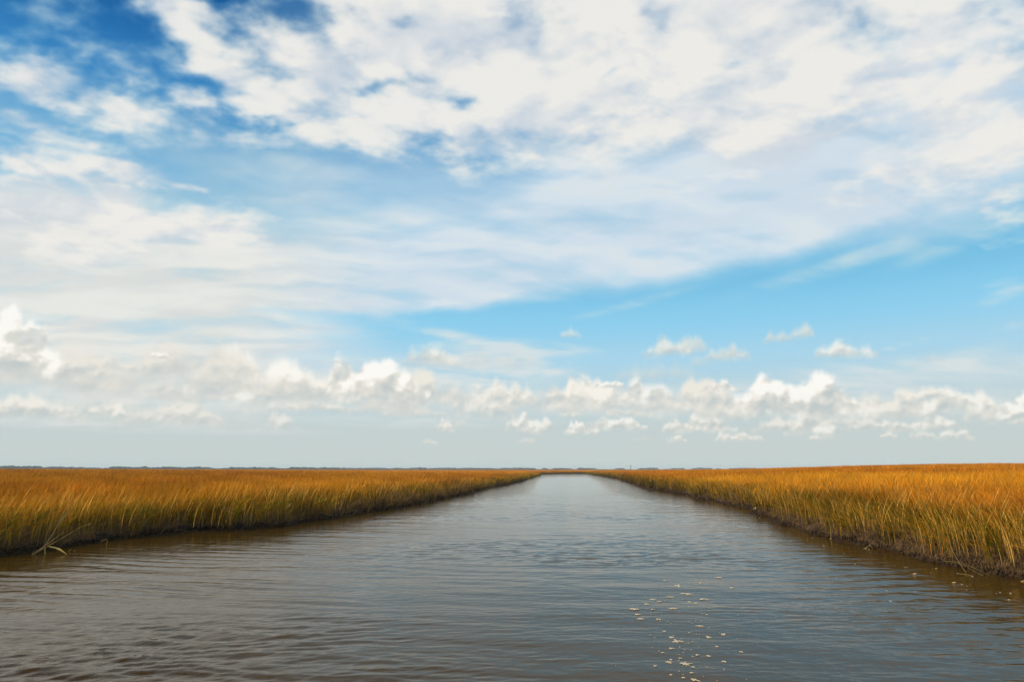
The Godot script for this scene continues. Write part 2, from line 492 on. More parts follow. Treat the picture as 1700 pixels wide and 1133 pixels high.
func place_cumulus() -> void:
	cumulus(-6.77, 2.10, 0.54, 0.39, 0.65, 0.75, 0.22)
	cumulus(1.20, 2.16, 0.55, 0.45, 0.60, 0.70, 0.25)
	cumulus(13.37, 2.20, 0.62, 0.48, 0.80, 0.85, 0.18)
	cumulus(17.24, 2.26, 0.64, 0.76, 0.80, 0.90, 0.14)
	cumulus(18.73, 2.24, 0.90, 0.66, 0.70, 0.85, 0.18)
	cumulus(10.50, 2.37, 0.58, 0.24, 0.50, 0.60, 0.30)
	cumulus(23.61, 2.21, 0.42, 0.41, 0.75, 0.85, 0.18)
	cumulus(24.58, 2.28, 0.37, 0.36, 0.50, 0.60, 0.25)
	cumulus(30.67, 2.20, 0.70, 0.47, 0.65, 0.80, 0.20)
	cumulus(32.70, 2.15, 0.71, 0.71, 0.85, 0.90, 0.14)
	cumulus(28.59, 2.29, 0.46, 0.48, 0.70, 0.85, 0.18)
	cumulus(6.45, 2.94, 0.55, 0.59, 0.80, 0.85, 0.15)
	cumulus(5.26, 3.04, 0.60, 1.04, 0.90, 0.95, 0.10)
	cumulus(23.49, 2.80, 1.18, 1.60, 0.85, 0.95, 0.12)
	cumulus(1.31, 3.15, 1.51, 1.40, 0.85, 0.90, 0.14)
	cumulus(13.41, 3.17, 0.81, 1.07, 0.75, 0.90, 0.14)
	cumulus(15.44, 3.14, 1.59, 1.44, 0.80, 0.95, 0.12)
	cumulus(21.35, 3.03, 1.31, 1.21, 0.65, 0.90, 0.16)
	cumulus(-5.81, 3.24, 0.60, 1.04, 0.75, 0.90, 0.14)
	cumulus(27.75, 2.97, 1.34, 0.88, 0.70, 0.90, 0.16)
	cumulus(30.99, 2.88, 1.55, 1.02, 0.80, 0.95, 0.13)
	cumulus(8.28, 3.37, 1.67, 1.14, 0.90, 0.95, 0.12)
	cumulus(-18.62, 3.32, 0.81, 1.70, 0.75, 0.75, 0.20)
	cumulus(-4.27, 3.54, 0.45, 0.55, 0.45, 0.60, 0.25)
	cumulus(25.69, 3.29, 0.98, 0.76, 0.60, 0.85, 0.20)
	cumulus(34.91, 3.00, 0.27, 0.29, 0.50, 0.60, 0.25)
	cumulus(36.41, 3.02, 0.52, 0.40, 0.70, 0.80, 0.20)
	cumulus(-24.96, 3.45, 1.65, 0.77, 0.30, 0.70, 0.30)
	cumulus(-25.38, 3.57, 4.93, 2.71, 0.60, 0.50, 0.30)
	cumulus(-25.79, 3.56, 2.45, 1.71, 0.65, 0.90, 0.20)
	cumulus(34.78, 3.41, 1.16, 1.15, 0.60, 0.85, 0.20)
	cumulus(-32.35, 3.68, 4.32, 2.20, 0.60, 0.55, 0.30)
	cumulus(4.78, 4.34, 0.70, 0.75, 0.65, 0.80, 0.20)
	cumulus(30.52, 3.79, 0.97, 1.12, 0.70, 0.90, 0.16)
	cumulus(-8.02, 4.41, 1.98, 0.74, 0.60, 0.70, 0.25)
	cumulus(-35.48, 3.63, 2.14, 1.71, 0.70, 0.95, 0.18)
	cumulus(-30.82, 3.82, 1.00, 1.55, 0.75, 0.90, 0.16)
	cumulus(27.44, 3.95, 3.18, 1.95, 0.65, 0.95, 0.16)
	cumulus(36.57, 3.58, 0.98, 1.64, 0.95, 1.00, 0.12)
	cumulus(9.35, 4.39, 1.28, 0.84, 0.65, 0.85, 0.20)
	cumulus(-33.29, 3.81, 0.63, 1.09, 0.75, 0.80, 0.20)
	cumulus(21.62, 4.32, 4.01, 2.70, 1.00, 1.00, 0.10)
	cumulus(-10.48, 4.67, 2.54, 1.28, 0.40, 0.90, 0.20)
	cumulus(-2.52, 4.75, 1.81, 3.52, 0.75, 0.95, 0.16)
	cumulus(14.80, 4.59, 2.74, 2.52, 0.60, 0.95, 0.16)
	cumulus(7.78, 4.81, 3.72, 1.69, 0.35, 0.90, 0.22)
	cumulus(-16.45, 4.70, 1.95, 1.25, 0.70, 0.90, 0.20)
	cumulus(33.11, 4.11, 1.63, 1.84, 0.80, 0.95, 0.14)
	cumulus(2.27, 5.05, 2.27, 1.91, 0.50, 0.85, 0.22)
	cumulus(-6.55, 5.32, 2.75, 2.85, 0.60, 0.95, 0.20)
	cumulus(5.45, 5.33, 2.26, 3.01, 0.75, 1.00, 0.14)
	cumulus(-0.25, 5.55, 1.52, 1.91, 0.70, 0.85, 0.20)
	cumulus(11.24, 5.54, 2.05, 1.92, 0.85, 0.90, 0.20)
	cumulus(-26.54, 5.15, 2.03, 0.94, 0.50, 0.80, 0.30)
	cumulus(-22.90, 5.30, 1.20, 0.60, 0.75, 0.85, 0.20)
	cumulus(31.19, 4.93, 1.04, 0.94, 0.70, 0.90, 0.18)
	cumulus(-17.66, 5.58, 5.75, 3.55, 0.60, 0.70, 0.30)
	cumulus(-15.56, 5.64, 1.79, 2.52, 0.75, 0.90, 0.15)
	cumulus(-21.05, 5.61, 3.88, 3.71, 0.85, 1.00, 0.14)
	cumulus(-11.60, 5.88, 2.82, 3.55, 1.00, 1.00, 0.10)
	cumulus(-19.27, 5.86, 2.03, 1.90, 0.55, 0.80, 0.25)
	cumulus(-29.35, 5.55, 2.51, 1.62, 0.55, 0.85, 0.25)
	cumulus(16.86, 6.28, 0.93, 0.87, 0.90, 0.85, 0.15)
	cumulus(8.08, 6.74, 0.90, 0.60, 1.00, 0.90, 0.10)
	cumulus(-33.82, 5.79, 4.74, 3.51, 0.60, 0.75, 0.30)
	cumulus(-34.53, 5.87, 3.11, 2.45, 0.35, 0.95, 0.25)
	cumulus(-27.86, 6.52, 5.57, 2.94, 0.55, 0.75, 0.30)
	cumulus(10.33, 7.49, 1.28, 1.34, 0.35, 0.45, 0.40)
	cumulus(13.12, 7.47, 1.55, 1.23, 0.30, 0.45, 0.40)
	cumulus(-33.19, 6.64, 2.14, 1.39, 0.60, 0.80, 0.25)
	cumulus(-24.84, 7.24, 2.94, 2.70, 0.50, 0.95, 0.22)
	cumulus(-30.46, 7.14, 1.06, 1.13, 0.60, 0.80, 0.20)
	cumulus(-36.50, 6.75, 1.98, 3.77, 1.00, 1.00, 0.10)
	cumulus(-3.06, 8.56, 4.08, 1.67, 0.25, 0.60, 0.40)
	cumulus(15.46, 8.37, 0.66, 0.78, 0.40, 0.40, 0.40)
	cumulus(-6.62, 8.72, 1.77, 1.91, 0.75, 0.80, 0.25)
	cumulus(32.01, 7.63, 0.59, 0.77, 0.35, 0.35, 0.40)
	cumulus(17.65, 8.71, 1.39, 1.06, 0.60, 0.75, 0.25)
	cumulus(-27.65, 8.24, 0.48, 0.58, 0.95, 0.90, 0.12)
	cumulus(26.07, 8.49, 1.49, 1.41, 0.75, 0.85, 0.22)
	cumulus(13.10, 9.34, 1.36, 1.48, 0.65, 0.80, 0.25)
	cumulus(14.90, 9.61, 0.96, 1.17, 0.55, 0.70, 0.30)
	cumulus(21.56, 9.96, 0.76, 0.89, 0.45, 0.65, 0.30)
	cumulus(4.88, 11.01, 0.66, 0.81, 0.60, 0.60, 0.30)
	cumulus(23.31, 10.22, 0.65, 1.11, 0.55, 0.75, 0.28)


# ------------------------------------------------------------------ single things
var straw := {}


func straw_tone(k: int) -> StandardMaterial3D:
	if straw.is_empty():
		for c in [Color(0.44, 0.3, 0.13), Color(0.5, 0.33, 0.1), Color(0.36, 0.26, 0.15), Color(0.26, 0.2, 0.05)]:
			var m := matt(c, 0.55, 0.35)
			m.backlight_enabled = true
			m.backlight = Color(0.2, 0.18, 0.08)
			straw[straw.size()] = m
	return straw[k % 4]


func reed(called: String, category: String, label: String, x: float, z: float) -> Node3D:
	var e := inland(x, z)
	var y := maxf(land(x, z, e), -0.05) if e > 0.0 else -0.05
	var o := thing(called, Vector3(x, y, z))
	return tag(o, label, category)


func smooth_path(points: Array) -> Array:
	var c := Curve3D.new()
	for i in points.size():
		var before: Vector3 = points[maxi(0, i - 1)]
		var after: Vector3 = points[mini(points.size() - 1, i + 1)]
		var pull := (after - before) / 6.0
		c.add_point(points[i], -pull, pull)
	var out := []
	var steps := points.size() * 3
	for i in steps + 1:
		out.append(c.sample_baked(c.get_baked_length() * i / steps))
	return out


func stalk(o: Node3D, points: Array, wide: float) -> void:
	# a round stem with joints, thinner towards its end
	var path := smooth_path(points)
	var st := SurfaceTool.new()
	st.begin(Mesh.PRIMITIVE_TRIANGLES)
	var last := []
	for i in path.size():
		var t: float = i / float(path.size() - 1)
		var dir: Vector3 = (path[mini(i + 1, path.size() - 1)] - path[maxi(i - 1, 0)]).normalized()
		var u := dir.cross(Vector3(0.1, 0.2, 1.0)).normalized()
		var w := dir.cross(u)
		var r := wide * 0.5 * (1.0 - 0.6 * t) * (1.2 if i % 4 == 2 else 1.0)
		var ring := []
		for k in 6:
			ring.append(path[i] + (u * cos(k * TAU / 6) + w * sin(k * TAU / 6)) * r)
		if last:
			for k in 6:
				var n := (k + 1) % 6
				for q in [last[k], ring[n], ring[k], last[k], last[n], ring[n]]:
					st.add_vertex(q)
		last = ring
	st.generate_normals()
	put("stalk", st.commit(), straw_tone(o.get_child_count() + int(absf(o.position.z) * 3.0)), o)


func leaf(o: Node3D, points: Array, wide: float, tone := 3) -> void:
	# a strap leaf, folded along its midrib
	var path := smooth_path(points)
	var st := SurfaceTool.new()
	st.begin(Mesh.PRIMITIVE_TRIANGLES)
	var last := []
	for i in path.size():
		var t: float = i / float(path.size() - 1)
		var dir: Vector3 = (path[mini(i + 1, path.size() - 1)] - path[maxi(i - 1, 0)]).normalized()
		var u := dir.cross(Vector3(0.3, 0.5, 1.0)).normalized() * wide * 0.5 * sin(PI * clampf(0.12 + t * 0.86, 0.0, 1.0))
		var row := [path[i] - u, path[i] - Vector3(0, 0, wide * 0.2), path[i] + u]
		if last:
			for k in 2:
				for q in [last[k], row[k + 1], row[k], last[k], last[k + 1], row[k + 1]]:
					st.add_vertex(q)
		last = row
	st.generate_normals()
	put("leaf", st.commit(), straw_tone(tone), o)


func lump(seed_number: int, rough: float, segments := 10, rows := 6) -> ArrayMesh:
	var sphere := SphereMesh.new()
	sphere.radius = 0.5
	sphere.height = 1.0
	sphere.radial_segments = segments
	sphere.rings = rows
	var n := noise(seed_number, 1.6, 3)
	var arrays := sphere.get_mesh_arrays()
	var v: PackedVector3Array = arrays[Mesh.ARRAY_VERTEX]
	for i in v.size():
		v[i] *= 1.0 + n.get_noise_3dv(v[i]) * rough
	arrays[Mesh.ARRAY_VERTEX] = v
	arrays[Mesh.ARRAY_NORMAL] = null
	arrays[Mesh.ARRAY_TANGENT] = null
	var raw := ArrayMesh.new()
	raw.add_surface_from_arrays(Mesh.PRIMITIVE_TRIANGLES, arrays)
	var st := SurfaceTool.new()
	st.create_from(raw, 0)
	st.generate_normals()
	return st.commit()


var foam_material: StandardMaterial3D
var foam_count := 0


func foam_shape(k: int) -> ArrayMesh:
	# a flat raft of bubbles with a ragged outline, a centimetre or so thick
	var n := noise(300 + k, 1.0, 3)
	var st := SurfaceTool.new()
	st.begin(Mesh.PRIMITIVE_TRIANGLES)
	st.set_smooth_group(0)
	var rings_ := [[]]
	for ring in [0.45, 0.85, 1.0]:
		var row := []
		for i in 18:
			var a := i * TAU / 18
			var r: float = 0.5 * ring * (0.66 + n.get_noise_2d(cos(a) * 1.9, sin(a) * 1.9) * 1.15)
			var y: float = [0.9, 0.65, -0.6][[0.45, 0.85, 1.0].find(ring)] + n.get_noise_2d(cos(a) * 5.0 * ring + 9.0, sin(a) * 5.0 * ring) * 0.5
			row.append(Vector3(cos(a) * r, y, sin(a) * r))
		rings_.append(row)
	for i in 18:
		var j := (i + 1) % 18
		for q in [Vector3(0, 1, 0), rings_[1][i], rings_[1][j]]:
			st.add_vertex(q)
		for k2 in [1, 2]:
			for q in [rings_[k2][i], rings_[k2 + 1][i], rings_[k2 + 1][j], rings_[k2][i], rings_[k2 + 1][j], rings_[k2][j]]:
				st.add_vertex(q)
	st.generate_normals()
	return st.commit()


func foam(x: float, z: float, wide: float, aspect: float, label: String) -> void:
	if foam_material == null:
		foam_material = matt(Color(0.31, 0.295, 0.25), 0.7, 0.15)
		foam_material.subsurf_scatter_enabled = true
		foam_material.subsurf_scatter_strength = 0.1
	var o := put("foam_patch", foam_shape(foam_count), foam_material)
	foam_count += 1
	o.position = Vector3(x, water_height(x, z) + 0.006, z)
	o.scale = Vector3(wide * 0.85, 0.005, wide * aspect * 1.05)
	o.rotation.y = rng.randf_range(-0.35, 0.35)
	tag(o, label, "foam", "foam patches drifting in the wake trail")


func foam_specks() -> void:
	var mesh := foam_shape(99)
	var places := []
	var tints := PackedColorArray()
	for i in 150:
		var d := 8.0 * pow(2.3, rng.randf())
		var mid := lerpf(2.0, 3.9, (d - 8.0) / 9.0) + rng.randfn(0.0, 0.42)
		var s := rng.randf_range(0.006, 0.017)
		places.append(Transform3D(Basis(Vector3.UP, rng.randf_range(-0.4, 0.4)) * Basis.from_scale(Vector3(s, 0.004, s * rng.randf_range(1.0, 2.5))), Vector3(mid, water_height(mid, -d) + 0.004, -d)))
		tints.append(Color.WHITE)
	# a few more bubbles close in along the right bank
	for i in 50:
		var d := rng.randf_range(12.0, 34.0)
		var x := along(RIGHT, d) - absf(rng.randfn(1.0, 1.6)) - 0.2
		var s := rng.randf_range(0.012, 0.04)
		places.append(Transform3D(Basis.from_scale(Vector3(s, 0.004, s * 1.6)), Vector3(x, water_height(x, -d) + 0.004, -d)))
		tints.append(Color(0.75, 0.7, 0.6))
	var o := thing("foam_specks", Vector3.ZERO)
	tag(o, "tiny white bubbles strewn between the foam patches and along the right bank", "foam", "", "stuff")
	scatter("bubbles", o, mesh, foam_material, places, tints)


func shell(x: float, z: float, wide: float, label: String) -> void:
	# a clam valve: a ribbed, hollow half dome
	var st := SurfaceTool.new()
	st.begin(Mesh.PRIMITIVE_TRIANGLES)
	for face in [1.0, 0.82]:
		var grid := []
		for j in 7:
			var row := []
			for i in 13:
				var a := lerpf(-1.25, 1.25, i / 12.0)
				var t := j / 6.0
				var rib := 1.0 + 0.05 * (i % 2)
				row.append(Vector3(sin(a) * t * 0.5 * rib, sin(t * PI * 0.62) * 0.26 * face * cos(a * 0.9), (cos(a) * t - 0.5) * 0.62 * rib))
			grid.append(row)
		for j in 6:
			for i in 12:
				for q in [grid[j][i], grid[j + 1][i + 1], grid[j + 1][i], grid[j][i], grid[j][i + 1], grid[j + 1][i + 1]]:
					st.add_vertex(q)
	st.generate_normals()
	var o := put("shell", st.commit(), matt(Color(0.62, 0.5, 0.36), 0.5, 0.4))
	o.scale = Vector3.ONE * wide
	o.position = Vector3(x, land(x, z, inland(x, z)) + 0.03, z)
	o.rotation = Vector3(0.5, x * 3.0, -0.4)
	tag(o, label, "shell")


func scrap(x: float, z: float, wide: float, label: String) -> void:
	var o := thing("floating_leaf", Vector3(x, water_height(x, z) + 0.012, z))
	tag(o, label, "leaf")
	leaf(o, [Vector3(-wide * 0.5, 0, 0), Vector3(0, 0.012, wide * 0.15), Vector3(wide * 0.5, 0.0, -wide * 0.1)], wide * 0.22, 2)


func stone(x: float, z: float) -> void:
	var o := put("stone", lump(77, 0.7, 14, 9), matt(Color(0.42, 0.37, 0.32), 0.8, 0.3))
	o.position = Vector3(x, 0.05, z)
	o.scale = Vector3(0.3, 0.26, 0.26)
	tag(o, "pale grey lump at the waterline where the right bank steps back", "stone")


func marker(x: float, y: float, z: float) -> void:
	var o := thing("marker_post", Vector3(x, 0.3, z))
	tag(o, "thin dark post standing above the grass on the right horizon", "post")
	var wood := matt(Color(0.06, 0.05, 0.045), 0.9, 0.2)
	var pole := CylinderMesh.new()
	pole.height = y + 0.5
	pole.top_radius = 0.09
	pole.bottom_radius = 0.12
	pole.radial_segments = 10
	put("pole", pole, wood, o).position.y = (y + 0.5) * 0.5
	var board := BoxMesh.new()
	board.size = Vector3(0.26, 0.4, 0.05)
	put("board", board, wood, o).position = Vector3(0, y + 0.1, 0.14)


func make_clods() -> void:
	rng.seed = 33
	var shapes := [lump(71, 0.9, 9, 6), lump(72, 1.1, 9, 6)]
	var mud := matt(Color(1, 1, 1), 0.6, 0.2)
	mud.vertex_color_use_as_albedo = true
	var root := thing("mud_clods", Vector3.ZERO)
	tag(root, "crumbled dark mud and roots at the foot of the banks", "mud", "", "stuff")
	for k in 2:
		var places := []
		var tints := PackedColorArray()
		for n in 9000:
			var d := 9.0 * pow(9.0, rng.randf())
			var side := 1 if rng.randf() < 0.72 else -1
			var into := rng.randf_range(-0.25, 1.0 if side > 0 else 0.35)
			var x := along(RIGHT, d) + into if side > 0 else along(LEFT, d) - into
			var e := inland(x, -d)
			if e < -0.12 or e > 1.1:
				continue
			var s := rng.randf_range(0.03, 0.12) * (1.0 + d * 0.012)
			places.append(Transform3D(Basis.from_euler(Vector3(rng.randf() * TAU, rng.randf() * TAU, 0)) * Basis.from_scale(Vector3(s, s * 0.7, s * 1.2)), Vector3(x, land(x, -d, e) + s * 0.12, -d)))
			var g := rng.randf_range(0.5, 1.5)
			tints.append(Color(0.02 * g, 0.012 * g, 0.006 * g))
		scatter("clods", root, shapes[k], mud, places, tints)
	# a tangle of bare roots and fallen straw lying on the mud
	var v := PackedVector3Array()
	var c := PackedColorArray()
	for i in 22:
		var dir := Vector2.from_angle(rng.randf() * TAU) * rng.randf_range(0.7, 1.6)
		var tone := Color(0.09, 0.055, 0.03).lerp(Color(0.2, 0.13, 0.06), pow(rng.randf(), 2.5))
		blade(v, c, Vector3(rng.randf_range(-0.25, 0.25), 0.0, rng.randf_range(-0.25, 0.25)), rng.randf_range(0.1, 0.3), rng.randf_range(0.008, 0.016), dir, rng.randf_range(0.5, 0.95), [tone, tone, tone], 4)
	var tangle := blades_mesh(v, c)
	var places := []
	var tints := PackedColorArray()
	for n in 5200:
		var d := 9.0 * pow(10.0, rng.randf())
		var side := 1 if rng.randf() < 0.7 else -1
		var into := rng.randf_range(0.0, 1.1 if side > 0 else 0.5)
		var x := along(RIGHT, d) + into if side > 0 else along(LEFT, d) - into
		var e := inland(x, -d)
		if e < 0.04 or e > 1.2:
			continue
		places.append(Transform3D(Basis(Vector3.UP, rng.randf() * TAU) * Basis.from_scale(Vector3.ONE * rng.randf_range(0.6, 1.2)), Vector3(x, land(x, -d, e) + 0.02, -d)))
		var g := rng.randf_range(0.6, 1.2)
		tints.append(Color(g, g, g))
	var m := matt(Color(1, 1, 1), 0.7, 0.3)
	m.vertex_color_use_as_albedo = true
	scatter("roots", root, tangle, m, places, tints)


func place_foam() -> void:
	foam(2.04, -12.01, 0.173, 1.2, "largest oval foam patch at the left edge of the wake trail")
	foam(3.28, -13.47, 0.302, 0.5, "long thin white foam streak in the upper part of the wake trail")
	foam(2.25, -9.88, 0.206, 0.8, "broad white foam patch in the middle of the lower wake trail")
	foam(2.07, -8.76, 0.176, 0.9, "slanting white foam patch low in the wake trail")
	foam(1.90, -8.84, 0.113, 1.0, "rounded foam patch just left of the slanting low patch")
	foam(4.45, -15.42, 0.248, 0.5, "farthest foam streak, alone near the top of the wake trail")
	foam(3.31, -14.34, 0.154, 2.2, "chunky foam patch above the long thin streak")
	foam(2.57, -8.87, 0.081, 1.2, "lowest foam patch on the right side of the wake trail")
	foam(2.79, -10.77, 0.126, 0.9, "lone foam patch on the smooth slick right of centre")
	foam(2.74, -10.11, 0.073, 1.6, "small round foam patch right of the broad middle patch")
	foam(2.98, -10.25, 0.093, 1.4, "yellowish foam patch at the right edge of the wake trail")
	foam(2.03, -8.11, 0.104, 1.2, "foam patch cut by the bottom edge of the photo")
	foam(3.45, -12.93, 0.255, 0.4, "thin broken foam line below the long streak, on its right")
	foam(2.52, -12.94, 0.162, 0.7, "thin foam streak at the upper left of the wake trail")
	foam(2.88, -13.16, 0.189, 0.7, "double foam streak left of the long thin streak")
	foam(2.01, -11.60, 0.125, 0.9, "foam fleck just below the largest oval patch")
	foam(1.99, -11.27, 0.122, 0.9, "second foam fleck below the largest oval patch")
	foam(2.32, -12.45, 0.123, 0.9, "foam fleck right above the largest oval patch")
	foam(2.34, -11.97, 0.086, 0.9, "foam fleck level with the largest oval patch, to its right")
	foam(2.60, -12.70, 0.103, 0.9, "foam fleck right of the upper left streak")
	foam(3.20, -15.02, 0.107, 0.9, "foam fleck farthest left at the top of the trail")
	foam(3.87, -14.67, 0.131, 0.9, "foam fleck just left of the farthest streak")
	foam(4.30, -14.06, 0.113, 0.9, "foam fleck farthest right at the top of the trail")
	foam(3.22, -12.56, 0.101, 0.9, "foam fleck under the left end of the thin broken line")
	foam(3.13, -12.70, 0.103, 0.9, "foam fleck between the double streak and the thin broken line")
	foam(2.69, -12.04, 0.152, 0.9, "faint slanting foam line in the middle of the upper trail")
	foam(2.20, -10.46, 0.066, 0.9, "foam fleck on the left below the smooth slick")
	foam(2.23, -10.11, 0.091, 0.9, "foam fleck directly above the broad middle patch")
	foam(2.08, -9.49, 0.086, 0.9, "foam fleck left below the broad middle patch")
	foam(2.33, -9.17, 0.067, 0.9, "foam fleck right above the slanting low patch")
	foam(2.46, -9.11, 0.075, 0.9, "foam fleck between the slanting low patch and the lowest right patch")
	foam(2.08, -9.03, 0.058, 0.9, "foam fleck touching the slanting low patch from above")
	foam(1.95, -8.97, 0.065, 0.9, "foam fleck just above the rounded low patch")
	foam(1.80, -8.30, 0.053, 0.9, "foam fleck at the lower left of the trail near the bottom edge")
	foam(2.05, -8.36, 0.061, 0.9, "foam fleck right above the patch cut by the bottom edge")
	foam(3.13, -11.58, 0.052, 0.9, "foam fleck at the right end of the smooth slick")
	foam(2.28, -11.23, 0.101, 0.9, "pale foam line at the left end of the smooth slick")
	foam(2.93, -9.31, 0.059, 0.9, "lone foam fleck farthest right in the lower trail")
	foam(2.13, -8.61, 0.071, 0.9, "foam fleck under the slanting low patch")
	foam(1.92, -9.28, 0.051, 0.9, "foam fleck alone low on the trail's left edge")
	foam(1.92, -8.19, 0.053, 0.9, "foam fleck left of the patch cut by the bottom edge")
	foam(2.70, -9.58, 0.052, 0.9, "foam fleck above the lowest right patch")
	foam(1.70, -8.66, 0.055, 0.9, "foam fleck farthest left beside the rounded low patch")


func place_reeds() -> void:
	var t: Node3D
	t = reed("broken_reed", "reed", "tall broken reed leaning over the dark water at the far left", -13.23, -19.57)
	stalk(t, [Vector3(0.00, 0.00, 0.05), Vector3(0.23, 0.16, 0.08), Vector3(0.41, 0.29, 0.11), Vector3(0.55, 0.50, 0.14), Vector3(0.76, 0.88, 0.17), Vector3(0.94, 1.18, 0.20), Vector3(1.08, 1.39, 0.23), Vector3(1.22, 1.54, 0.26)], 0.022)
	stalk(t, [Vector3(0.11, 0.06, 0.05), Vector3(0.50, 0.29, 0.08), Vector3(0.81, 0.46, 0.11), Vector3(1.12, 0.64, 0.14), Vector3(1.43, 0.82, 0.17), Vector3(1.68, 0.88, 0.20)], 0.018)
	stalk(t, [Vector3(0.41, 0.30, 0.05), Vector3(0.65, 0.48, 0.08), Vector3(0.90, 0.67, 0.11)], 0.013)
	leaf(t, [Vector3(0.68, 0.79, 0.05), Vector3(0.78, 0.98, 0.08), Vector3(0.88, 1.13, 0.11), Vector3(0.95, 1.21, 0.14)], 0.040)
	leaf(t, [Vector3(0.48, 0.26, 0.05), Vector3(0.67, 0.24, 0.08), Vector3(0.86, 0.18, 0.11), Vector3(1.07, 0.05, 0.14)], 0.045)
	leaf(t, [Vector3(0.38, 0.26, 0.05), Vector3(0.41, 0.14, 0.08), Vector3(0.45, 0.02, 0.11)], 0.030)
	stalk(t, [Vector3(0.02, 0.00, 0.05), Vector3(0.10, 0.13, 0.08), Vector3(0.17, 0.19, 0.11)], 0.012)
	t = reed("bent_reed", "reed", "short stem snapped at a right angle, left bank beside the broken reed", -12.43, -21.85)
	stalk(t, [Vector3(0.00, 0.00, 0.05), Vector3(-0.03, 0.09, 0.08), Vector3(0.02, 0.18, 0.11), Vector3(-0.01, 0.25, 0.14), Vector3(-0.15, 0.18, 0.17)], 0.014)
	t = reed("hooked_reed", "reed", "small hooked stem standing in the water right of the broken reed", -12.61, -20.27)
	stalk(t, [Vector3(0.00, 0.00, 0.05), Vector3(0.02, 0.08, 0.08), Vector3(0.09, 0.13, 0.11)], 0.014)
	stalk(t, [Vector3(0.17, 0.00, 0.05), Vector3(0.16, 0.12, 0.08)], 0.012)
	t = reed("forked_reed", "reed", "pale forked dead stem at the middle of the left bank", -10.80, -27.15)
	stalk(t, [Vector3(0.00, 0.00, 0.05), Vector3(-0.05, 0.29, 0.08), Vector3(-0.04, 0.54, 0.11), Vector3(-0.15, 0.74, 0.14)], 0.026)
	stalk(t, [Vector3(-0.06, 0.43, 0.05), Vector3(-0.19, 0.61, 0.08), Vector3(-0.29, 0.70, 0.11)], 0.018)
	stalk(t, [Vector3(-0.01, 0.43, 0.05), Vector3(0.05, 0.63, 0.08), Vector3(0.11, 0.65, 0.11)], 0.016)
	t = reed("leaning_reed", "reed", "long golden stem leaning right from the left bank's foot", -9.92, -29.45)
	stalk(t, [Vector3(0.00, 0.00, 0.05), Vector3(0.28, 0.29, 0.08), Vector3(0.52, 0.54, 0.11), Vector3(0.71, 0.69, 0.14)], 0.022)
	leaf(t, [Vector3(0.43, 0.44, 0.05), Vector3(0.57, 0.56, 0.08), Vector3(0.71, 0.69, 0.11)], 0.040)
	t = reed("leaning_reed", "reed", "golden stem arching high out of the left bank", -11.64, -35.03)
	stalk(t, [Vector3(0.00, 0.00, 0.05), Vector3(0.27, 0.47, 0.08), Vector3(0.57, 0.94, 0.11), Vector3(0.83, 1.17, 0.14), Vector3(1.15, 1.38, 0.17)], 0.020)
	t = reed("arched_reed", "reed", "straw stem arched low over the left waterline", -10.41, -35.94)
	stalk(t, [Vector3(0.00, 0.00, 0.05), Vector3(0.30, 0.15, 0.08), Vector3(0.69, 0.27, 0.11), Vector3(1.00, 0.33, 0.14), Vector3(1.22, 0.24, 0.17)], 0.022)
	t = reed("leaning_reed", "reed", "slender straw stem reaching out from the left bank beyond the arched one", -9.93, -38.98)
	stalk(t, [Vector3(0.00, 0.00, 0.05), Vector3(0.29, 0.23, 0.08), Vector3(0.68, 0.42, 0.11), Vector3(1.08, 0.55, 0.14)], 0.022)
	t = reed("drooping_reed", "reed", "pale stem bowed down to the water where the left bank narrows", -10.31, -46.17)
	stalk(t, [Vector3(0.00, 0.00, 0.05), Vector3(-0.07, -0.23, 0.08), Vector3(-0.22, -0.39, 0.11), Vector3(-0.49, -0.54, 0.14)], 0.022)
	t = reed("fallen_reeds", "reed", "bundle of three pale fallen stems lying across the right mud bank", 10.58, -15.81)
	stalk(t, [Vector3(0.00, 0.00, 0.05), Vector3(-0.25, 0.14, 0.08), Vector3(-0.57, 0.27, 0.11), Vector3(-0.83, 0.34, 0.14), Vector3(-1.10, 0.36, 0.17)], 0.020)
	stalk(t, [Vector3(-0.00, -0.01, 0.05), Vector3(-0.32, 0.09, 0.08), Vector3(-0.55, 0.23, 0.11), Vector3(-0.77, 0.31, 0.14)], 0.018)
	stalk(t, [Vector3(-0.03, -0.03, 0.05), Vector3(-0.40, 0.04, 0.08), Vector3(-0.66, 0.08, 0.11), Vector3(-0.83, 0.10, 0.14)], 0.015)
	t = reed("fallen_reed", "reed", "golden stem slanting down the right mud bank across the fallen bundle", 10.33, -16.25)
	stalk(t, [Vector3(0.00, 0.00, 0.05), Vector3(-0.14, 0.20, 0.08), Vector3(-0.28, 0.44, 0.11), Vector3(-0.36, 0.64, 0.14), Vector3(-0.42, 0.78, 0.17)], 0.018)
	t = reed("fallen_reed", "reed", "straw stem propped on the right bank's mud, pointing to the water", 10.58, -23.78)
	stalk(t, [Vector3(0.00, -0.00, 0.05), Vector3(0.23, 0.14, 0.08), Vector3(0.51, 0.29, 0.11), Vector3(0.81, 0.39, 0.14)], 0.024)
	t = reed("fallen_reed", "reed", "pale stem lying at the foot of the right bank, farthest of the fallen ones", 11.58, -26.49)
	stalk(t, [Vector3(0.00, 0.00, 0.05), Vector3(-0.26, 0.18, 0.08), Vector3(-0.47, 0.33, 0.11), Vector3(-0.64, 0.48, 0.14)], 0.026)
	t = reed("standing_reed", "reed", "thick pale dead stem standing at the front of the right bank", 10.73, -23.86)
	stalk(t, [Vector3(0.00, 0.00, 0.05), Vector3(0.00, 0.26, 0.08), Vector3(-0.02, 0.49, 0.11), Vector3(-0.06, 0.71, 0.14)], 0.030)
	t = reed("fallen_reed", "reed", "thin stem sloping down to the right at the right bank's base", 11.01, -15.71)
